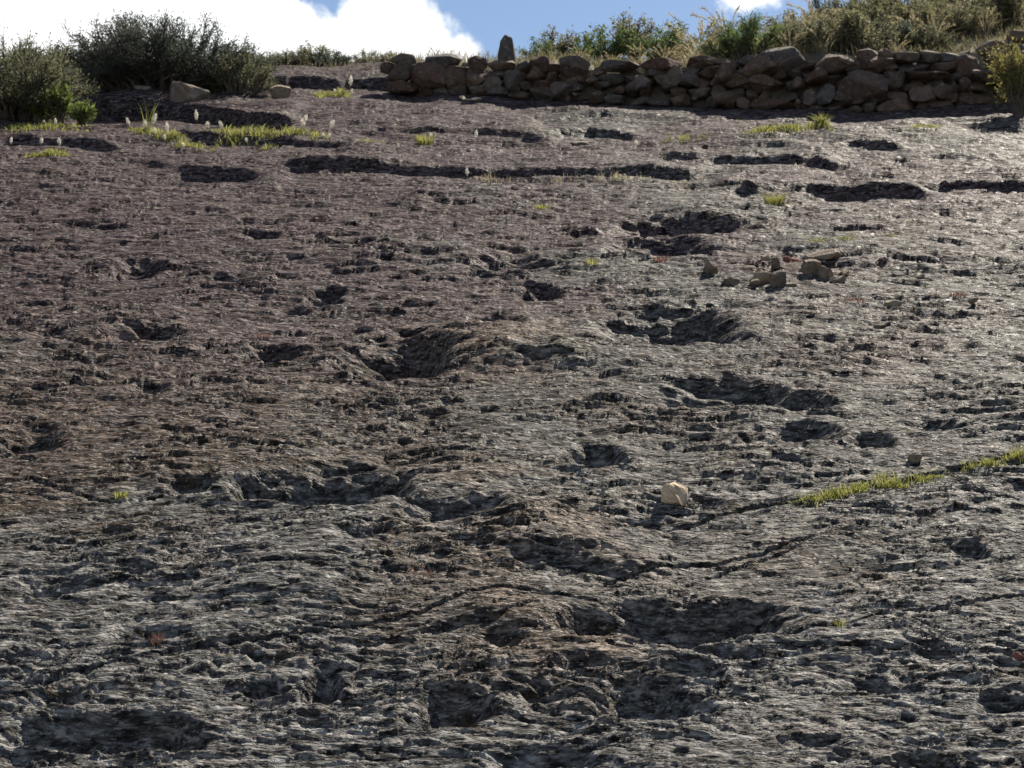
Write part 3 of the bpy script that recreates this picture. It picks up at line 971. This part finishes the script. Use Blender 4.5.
def spot(px, y, sink=.03):
    """ground point at distance y in the direction of picture column px"""
    d = pixdir(px, 60)
    x = d.x / d.y * y
    return (x, y, ground_z(x, y) - sink)


# ------------------------------------------------------------------ big shrubs on the left
dark = shrub_meshes('dark_shrub', 900, 1.36, .98, 260, 18, 11, .040, .013, M_DARKLEAF, 'broom', flat=.65)
x, y = pt(152, 97)
plant('dark_shrub', dark, (x, y + .75, ground_z(x, y + .6) - .10), 'large dark wispy shrub spreading above the boulder at upper left', rz=.2)
grey = shrub_meshes('grey_shrub', 901, 1.05, .98, 170, 16, 11, .036, .013, M_GREYLEAF, 'broom', flat=.75)
x, y = pt(18, 120)
plant('grey_shrub', grey, (x - .18, y + .45, ground_z(x, y + .4) - .08), 'grey green wispy shrub at the left edge', rz=1.0)
grey2 = shrub_meshes('grey_shrub', 902, .42, .55, 40, 12, 9, .034, .011, M_GREYLEAF, 'broom')
x, y = pt(236, 98)
plant('grey_shrub', grey2, (x, y + .4, ground_z(x, y + .4) - .05), 'lower grey shrub joined to the right end of the large dark shrub', rz=2.0)
brt = shrub_meshes('leafy_weed', 903, .30, .34, 14, 7, 5, .085, .028, M_BRIGHTLEAF, 'upright')
for i, (px, py, s, lb) in enumerate([(10, 116, 1.0, 'bright green leafy weed at the far left under the grey shrub'), (38, 118, .9, 'bright green leafy weed second from the left under the grey shrub'),
                                     (62, 119, 1.05, 'bright green leafy weed third from the left, nearest the white plumes'), (82, 121, .75, 'bright green leafy weed at the right end below the grey shrub')]):
    x, y = pt(px, py)
    plant('leafy_weed', brt, (x, y, ground_z(x, y) - .03), lb, 'weed', rz=i * 1.3, sc=s, group='leafy weeds under the grey shrub')

# yellow green shrub at the right edge
yel = shrub_meshes('yellow_shrub', 904, .40, .78, 38, 12, 9, .045, .013, M_YELLOWLEAF, 'upright')
x, y = pt(1019, 119)
plant('yellow_shrub', yel, (x, y, ground_z(x, y) - .05), 'upright yellow green shrub at the right edge before the wall', rz=.5)

# ------------------------------------------------------------------ shrubs behind the wall and on the crest
SH_TREE = [shrub_meshes('small_tree', 910 + k, .42, .62, 22, 9, 12, .040, .024, M_GREENLEAF if k != 1 else M_OLIVELEAF, 'round', trunk=.25) for k in range(3)]
SH_GREEN = shrub_meshes('green_shrub', 920, .52, .66, 80, 14, 9, .050, .010, M_GREENLEAF, 'broom')
SH_OLIVE = [shrub_meshes('olive_shrub', 930 + k, .52, .60, 46, 10, 11, .040, .020, M_OLIVELEAF if k else M_GREYLEAF, 'round') for k in range(3)]
SH_DARK = [shrub_meshes('dark_bush', 940 + k, .45, .48, 44, 10, 10, .034, .018, M_DARKLEAF, 'round') for k in range(2)]

G2 = 'small trees behind the wall'
ORD = ['first', 'second', 'third', 'fourth', 'fifth', 'sixth', 'seventh', 'eighth', 'ninth', 'tenth', 'eleventh', 'twelfth', 'thirteenth', 'fourteenth',
       'fifteenth', 'sixteenth', 'seventeenth', 'eighteenth', 'nineteenth', 'twentieth']
for i, (px, dy, s) in enumerate([(538, 1.6, .62), (556, 2.2, .85), (585, 2.4, .80), (607, 2.0, .95), (634, 2.6, 1.02), (655, 2.0, .75), (676, 2.6, .9)]):
    x0 = (px - 512) / FPX * 25.8
    y = float(wall_y(x0)) + dy
    plant('small_tree', SH_TREE[i % 3], spot(px, y), 'small green tree behind the wall, %s to the right of the standing stone' % ORD[i], 'tree', rz=i * 1.7, sc=s, group=G2)
x0, y = 3.2, float(wall_y(3.2)) + .85
plant('green_shrub', SH_GREEN, spot(748, y), 'rounded bright green shrub directly behind the wall below the skyline', sc=(1.05, .9, .88))
plant('dark_bush', SH_DARK[0], spot(726, y + 1.6), 'dark bush on the skyline left behind the rounded green shrub', sc=(.8, .8, 1.2))
plant('dark_bush', SH_DARK[1], spot(827, y + 3.0), 'tall dark bush standing out on the skyline right of the rounded green shrub', sc=(.6, .6, 1.5), rz=1)
hs = [(785, 1.4, .75, 1), (812, 1.0, .85, 0), (836, 1.3, 1.0, 2), (862, 1.0, .95, 1), (797, 2.6, .9, 2), (880, 1.6, .9, 3), (905, 1.2, .8, 4), (925, 1.0, .65, 0), (945, 1.8, .95, 1), (968, 1.6, .8, 2),
      (990, 2.2, 1.0, 0), (1015, 2.0, 1.0, 1), (850, 3.2, 1.0, 0), (885, 3.6, 1.1, 2), (920, 3.2, 1.0, 1), (955, 3.8, 1.1, 0), (992, 4.0, 1.1, 2), (1030, 3.6, 1.1, 1), (870, 5.0, 1.1, 1), (940, 5.2, 1.2, 2)]
kinds = [SH_OLIVE[0], SH_OLIVE[1], SH_OLIVE[2], SH_DARK[0], SH_DARK[1]]
hs.sort()
near = [h for h in hs if h[1] < 2.3]; farr = [h for h in hs if h[1] >= 2.3]
for lst, where in ((near, 'bush on the slope close behind the wall'), (farr, 'bush high on the right skyline slope')):
    for i, (px, dy, s, k) in enumerate(lst):
        x0 = (px - 512) / FPX * 25.8
        y = float(wall_y(x0)) + dy
        nm = 'dark_bush' if k > 2 else 'olive_bush'
        plant(nm, kinds[k], spot(px, y), '%s %s, %s from the left' % ('dark green' if k > 2 else 'olive green', where, ORD[i]), 'bush', rz=px * .37, sc=s, group='bushes on the slope behind the wall')
crest = [(38, 27.6, 1.0, 0), (62, 28.0, 1.15, 3), (78, 27.4, .9, 1), (255, 26.9, .40, 1), (270, 27.2, .5, 0), (290, 26.9, .50, 2), (312, 27.2, .72, 2), (331, 26.9, .72, 4), (348, 27.4, .6, 1),
         (372, 27.2, .66, 2), (392, 27.3, .62, 1), (410, 26.9, .45, 0), (426, 27.5, .35, 2), (447, 27.6, .46, 4), (468, 27.6, .36, 1), (490, 27.2, .36, 0)]
for i, (px, y, s, k) in enumerate(crest):
    nm = 'dark_bush' if k > 2 else 'olive_bush'
    plant(nm, kinds[k], spot(px, y, .06), '%s bush on the crest under the cloud, %s from the left edge' % ('dark low' if k > 2 else 'olive low', ORD[i]), 'bush', rz=px * .61, sc=(s, s, s * .85), group='low bushes along the crest')

# arching dry plume grass
def plume_grass(seed, n=70, np_=9, ln=.55):
    r = np.random.default_rng(seed)
    g, gp = Geo(), Geo()
    a = r.uniform(0, 2 * math.pi, n)
    base = np.stack([np.cos(a), np.sin(a), 0 * a], 1) * r.uniform(0, .10, (n, 1))
    blades(g, base, np.stack([np.cos(a), np.sin(a), 0 * a], 1), ln, .010, .85, r)
    for k in range(np_):
        az = r.uniform(0, 2 * math.pi)
        d = np.array([math.cos(az), math.sin(az) * .6, 0])
        l = ln * r.uniform(.9, 1.5); b = r.uniform(.25, .8)
        t = np.linspace(0, 1, 9)[:, None]
        line = np.array([0, 0, 1.0]) * l * (t - .45 * b * t ** 3) + d * l * b * t ** 2
        tube(g, line, .003, .0015, 3)
        nf = 46
        tt = r.uniform(.62, 1, (nf,))
        C = np.stack([np.interp(tt, t[:, 0], line[:, i]) for i in range(3)], 1)
        D = unit(line[-1] - line[-3])[None] + r.normal(size=(nf, 3)) * .35
        leaves(gp, C, D, .045, .010, r)
    return g.mesh('blades', M_DRY), gp.mesh('plumes', M_DRY)


PLG = [plume_grass(950 + k, 80, 7 + 3 * k, .46 + .06 * k) for k in range(3)]
pg = sorted([(612, .7, .55, 0), (640, .6, .5, 1), (664, .9, .6, 2), (690, .8, .8, 0), (704, .9, 1.0, 2), (716, .8, .95, 1), (697, 1.8, 1.1, 1), (728, 1.9, 1.15, 2), (775, 2.2, 1.1, 0), (790, .5, .55, 2),
             (806, 1.6, 1.1, 1), (822, .6, .7, 0), (818, 2.4, 1.0, 2), (897, .4, .55, 1), (915, 2.2, .9, 0), (935, .9, .8, 2), (965, 2.6, 1.0, 1), (985, 1.2, .8, 0), (580, .6, .4, 2), (766, .45, .5, 1)])
for i, (px, dy, s, k) in enumerate(pg):
    y = float(wall_y((px - 512) / FPX * 25.0)) + dy
    plant('plume_grass', PLG[k], spot(px, y), 'dry arching plume grass behind the wall, %s tuft from the left' % ORD[i], 'grass tuft', rz=px * .7, sc=s, group='dry plume grass tufts behind the wall', parts=('blades', 'plumes'))

# short dry grass over the bank behind the wall
r = np.random.default_rng(61)
n = 26000
bx = r.uniform(-1.6, 9.5, n); by = wall_y(bx) + .3 + r.uniform(0, 1, n) ** 1.3 * 6.5
keep = perlin(bx * 1.1, by * 1.1, 140) + .35 * r.normal(size=n) > -.25
bx, by = bx[keep], by[keep]
bz_ = np.maximum(bank_z(bx, by), basez(by)) - .02
g = Geo(); a = r.uniform(0, 2 * math.pi, len(bx))
blades(g, np.stack([bx, by, bz_], 1), np.stack([np.cos(a), np.sin(a), 0 * a], 1), .21, .009, .65, r)
tag(obj('hillside_grass', g.mesh('hillside_grass', M_BANK)), 'short dry straw coloured grass covering the bank behind the wall', 'grass', kind='stuff')
# sparse dry grass on the left crest
n = 3500
bx = r.uniform(-8, -1.5, n); by = r.uniform(25.6, 28.5, n)
p_ = slab_pt(bx, by, -.01)
keep = perlin(bx * 1.3, by * 1.3, 141) > 0
g = Geo(); a = r.uniform(0, 2 * math.pi, n)
blades(g, p_[keep], np.stack([np.cos(a), np.sin(a), 0 * a], 1)[keep], .14, .008, .6, r)
tag(obj('crest_grass', g.mesh('crest_grass', M_BANK)), 'thin dry grass along the crest beneath the cloud', 'grass', kind='stuff')


# ------------------------------------------------------------------ grass growing in joints and on ledges of the slab
def grass_patch(name, line, width, n, ln, mat, label, seed, wd=.006, bend=.7, clump=True):
    """line: picture points; width: half depth of the patch up the slope (m)"""
    r = np.random.default_rng(seed)
    Pp = np.array([pt(*p) for p in line])
    sl = np.concatenate([[0], np.cumsum(np.hypot(*np.diff(Pp, axis=0).T))])
    t = r.uniform(0, sl[-1], n)
    x = np.interp(t, sl, Pp[:, 0]); y = np.interp(t, sl, Pp[:, 1]) + r.normal(size=n) * width
    x = x + r.normal(size=n) * .02
    if clump:
        k = perlin(x * 7, y * 3, seed % 50) + .25 * r.normal(size=n) > -.12
        x, y = x[k], y[k]
    ends = np.clip(np.minimum(t, sl[-1] - t) / (.2 * sl[-1]), .35, 1)
    if clump: ends = ends[k]
    base = slab_pt(x, y, -.006)
    a = r.uniform(0, 2 * math.pi, len(x))
    g = Geo()
    hgt = ln * ends * (.75 + .6 * perlin(x * 5, y * 2, 7))
    blades(g, base, np.stack([np.cos(a), np.sin(a), 0 * a], 1), np.maximum(hgt, .02)[:, None], wd, bend, r)
    o = obj(name, g.mesh(name, mat))
    tag(o, label, 'grass', kind='stuff')
    return o


grass_patch('grass_strip', [(795, 500), (830, 495), (870, 487), (905, 483), (942, 476)], .035, 3400, .085, M_GRASS, 'bright green grass strip growing along a crack at right', 201, .005)
grass_patch('grass_strip', [(962, 471), (980, 468), (1002, 466)], .025, 900, .06, M_GRASS, 'short green grass tuft along the crack, right of the long strip', 202, .005)
grass_patch('grass_strip', [(1003, 464), (1024, 460), (1050, 454)], .03, 1100, .08, M_GRASS, 'green grass at the right end of the crack, cut by the edge', 203, .005)
grass_patch('grass_strip', [(130, 131), (160, 137), (190, 145), (215, 149)], .10, 1700, .13, M_GRASS, 'green grass on the ledge below the dark shrub, left part', 204, .009)
grass_patch('grass_strip', [(205, 138), (250, 139), (300, 140), (330, 142)], .12, 1900, .13, M_GRASS, 'green grass on the ledge below the boulder, right part', 205, .009)
grass_patch('grass_strip', [(262, 150), (275, 149)], .06, 500, .12, M_GRASS, 'small bright green clump hanging below the ledge grass', 206, .009)
grass_patch('grass_strip', [(0, 127), (40, 129), (92, 128)], .14, 1500, .10, M_GRASS, 'short green grass below the leafy weeds at left', 207, .009)
grass_patch('grass_strip', [(25, 157), (48, 156), (70, 156)], .05, 600, .12, M_GRASS, 'small green grass clump on the left ledge below the weeds', 208, .009)
grass_patch('grass_strip', [(312, 90), (330, 92), (350, 93)], .10, 700, .14, M_GRASS, 'yellow green grass by the dark crevice right of the shrubs', 209, .010)
grass_patch('grass_strip', [(738, 141), (775, 140), (800, 138), (832, 137)], .09, 1600, .09, M_GRASS, 'green grass strip in front of the wall', 210, .009)
grass_patch('grass_strip', [(815, 136), (826, 135)], .05, 350, .17, M_GRASS, 'taller green clump at the right end of the strip before the wall', 211, .009)
grass_patch('grass_strip', [(664, 142), (690, 141), (712, 142)], .07, 600, .06, M_GRASS, 'thin green grass left of the strip before the wall', 212, .008)
grass_patch('grass_strip', [(905, 134), (925, 133), (945, 134)], .12, 600, .06, M_GRASS, 'thin yellow green grass left of the yellow shrub', 213, .008)
grass_patch('grass_strip', [(736, 118), (745, 116)], .10, 250, .07, M_GRASS, 'faint grass right at the foot of the wall', 214, .008)
grass_patch('grass_strip', [(355, 145), (388, 144)], .06, 450, .07, M_GRASS, 'thin grass right of the ledge grass, left of the short tuft', 215, .008)
grass_patch('grass_strip', [(806, 247), (850, 247), (855, 245)], .05, 500, .03, M_GRASS, 'very short grass film behind the loose stone cluster', 216, .006)
grass_patch('grass_strip', [(885, 241), (905, 241)], .05, 300, .03, M_GRASS, 'very short grass film right behind the loose stone cluster', 217, .006)
grass_patch('grass_strip', [(440, 172), (500, 180), (560, 180), (620, 180), (690, 178)], .04, 500, .10, M_DRY, 'sparse dry stalks in the long dark ledge at centre', 218, .006, .5)


def tuft(name, px, py, n, ln, mat, label, seed, wd=.006, rad=.03, cat='grass tuft', group=None, bend=.7):
    r = np.random.default_rng(seed)
    x, y = pt(px, py)
    a = r.uniform(0, 2 * math.pi, n)
    rr = rad * np.sqrt(r.uniform(0, 1, n))
    base = slab_pt(x + rr * np.cos(a), y + rr * np.sin(a), -.005)
    o0 = base.mean(0)
    g = Geo()
    blades(g, base - o0, np.stack([np.cos(a), np.sin(a), 0 * a], 1), ln, wd, bend, r)
    o = obj(name, g.mesh(name, mat))
    o.location = o0
    tag(o, label, cat, group)
    return o


tuft('grass_tuft', 775, 205, 160, .14, M_GRASS, 'small green tuft below the long dark ledge at right', 221, .008, .09)
tuft('grass_tuft', 425, 143, 120, .15, M_GRASS, 'yellow green tuft on the ledge at upper centre', 222, .008, .08)
tuft('grass_tuft', 120, 499, 70, .055, M_GRASS, 'tiny yellow tuft alone on the rock at left', 223, .004, .03)
tuft('grass_tuft', 690, 668, 60, .075, M_DRY, 'small dry straw tuft in the hollow at lower centre', 224, .003, .02)
tuft('grass_tuft', 838, 634, 40, .05, M_GRASS, 'tiny green tuft on a crack at lower right', 225, .003, .02)
tuft('grass_tuft', 660, 258, 60, .07, M_REDPL, 'little reddish tuft in front of the double hollow', 226, .005, .05)
tuft('grass_tuft', 592, 262, 50, .07, M_GRASS, 'tiny yellowish tuft left of the double hollow', 227, .005, .05)
tuft('grass_tuft', 543, 212, 70, .06, M_GRASS, 'low yellowish tuft on the bare rock at upper centre', 228, .007, .06)
tuft('grass_tuft', 148, 124, 14, .30, M_GRASS, 'thin tall pale stalks behind the ledge grass', 229, .006, .05, bend=.3)
tuft('red_plant', 856, 299, 70, .04, M_REDPL, 'low reddish plant on the rock right of the loose stones', 231, .006, .08, 'plant')
tuft('red_plant', 958, 294, 60, .045, M_REDPL, 'low reddish plant beside the little stone near the right edge', 232, .006, .07, 'plant')
tuft('red_plant', 158, 652, 50, .05, M_REDPL, 'thin reddish sprig on the crack at lower left', 233, .003, .03, 'plant')
tuft('red_plant', 262, 330, 60, .03, M_REDPL, 'low reddish plant on the rock at left', 234, .005, .07, 'plant')
tuft('red_plant', 420, 582, 50, .03, M_REDPL, 'low reddish plant on the crack left of centre', 235, .003, .05, 'plant')


# white fluffy seed heads
def plume_meshes(seed, stem=.13, hw=.026, hh=.055):
    r = np.random.default_rng(seed)
    gs, gh = Geo(), Geo()
    lean = r.normal(size=2) * .02
    top = np.array([lean[0], lean[1], stem])
    tube(gs, [np.zeros(3), top * .5 + np.array([.004, 0, 0]), top, top + np.array([0, 0, hh])], .0035, .002, 4)
    n = 260
    d = unit(r.normal(size=(n, 3)))
    C = top + np.array([0, 0, hh * .75]) + d * np.array([hw, hw, hh]) * r.uniform(.1, .75, (n, 1))
    leaves(gh, C, d + np.array([0, 0, .3]), .026, .0036, r)
    return gs.mesh('stem', M_GRASS), gh.mesh('seed_head', M_FLUFF)


PM = [plume_meshes(970 + k, .10 + .02 * k, .026 + .003 * (k % 2), .055 + .006 * k) for k in range(4)]
def plumes(lst, phrase, group):
    lst = sorted(lst)
    for i, (px, py, s) in enumerate(lst):
        x, y = pt(px, py)
        p = slab_pt(x, y)[0]
        lb = ('white fluffy seed head ' + phrase + ', %s from the left' % ORD[i]) if len(lst) > 1 else 'white fluffy seed head ' + phrase
        q = math.sin(px * 12.9 + py * 7.1)
        f = plant('fluffy_plant', PM[i % 4], (p[0], p[1], p[2] - .01), lb, 'plant', sc=(s * .55, s * .55, s * (.62 + .22 * q)), group=group, parts=('stem', 'seed_head'))
        f.rotation_euler = (.25 * math.sin(px * 3.3), .38 * math.sin(px * 5.7), i * 1.1)


GP = 'white fluffy seed heads on the slab'
plumes([(132, 133, 1.0), (146, 134, .9), (151, 132, 1.1), (157, 140, .9), (168, 140, 1.1), (166, 143, .9), (184, 146, 1.0), (197, 137, 1.0), (207, 136, 1.35), (225, 139, 1.1), (248, 143, .9),
        (300, 139, 1.3), (306, 139, 1.2), (322, 143, .9), (326, 140, 1.3), (331, 147, .8)], 'on the grassy ledge below the boulder', GP)
plumes([(43, 126, .8), (56, 127, .8), (72, 124, 1.2), (77, 121, 1.4), (82, 120, 1.2)], 'beside the leafy weeds', GP)
plumes([(10, 152, .8), (39, 150, 1.1), (60, 152, 1.2)], 'on the left ledge', GP)
plumes([(336, 92, 1.0), (349, 91, 1.3), (351, 95, .9)], 'by the crevice right of the shrubs', GP)
plumes([(428, 140, .9), (473, 141, 1.1)], 'on the ledge at upper centre', GP)
plumes([(638, 146, 1.0), (794, 172, .8)], 'alone on the rock before the wall', GP)
plumes([(468, 180, .9)], 'at the right end of the dark ledge', GP)
plumes([(464, 102, .9)], 'at the foot of the wall left of the standing stone', GP)
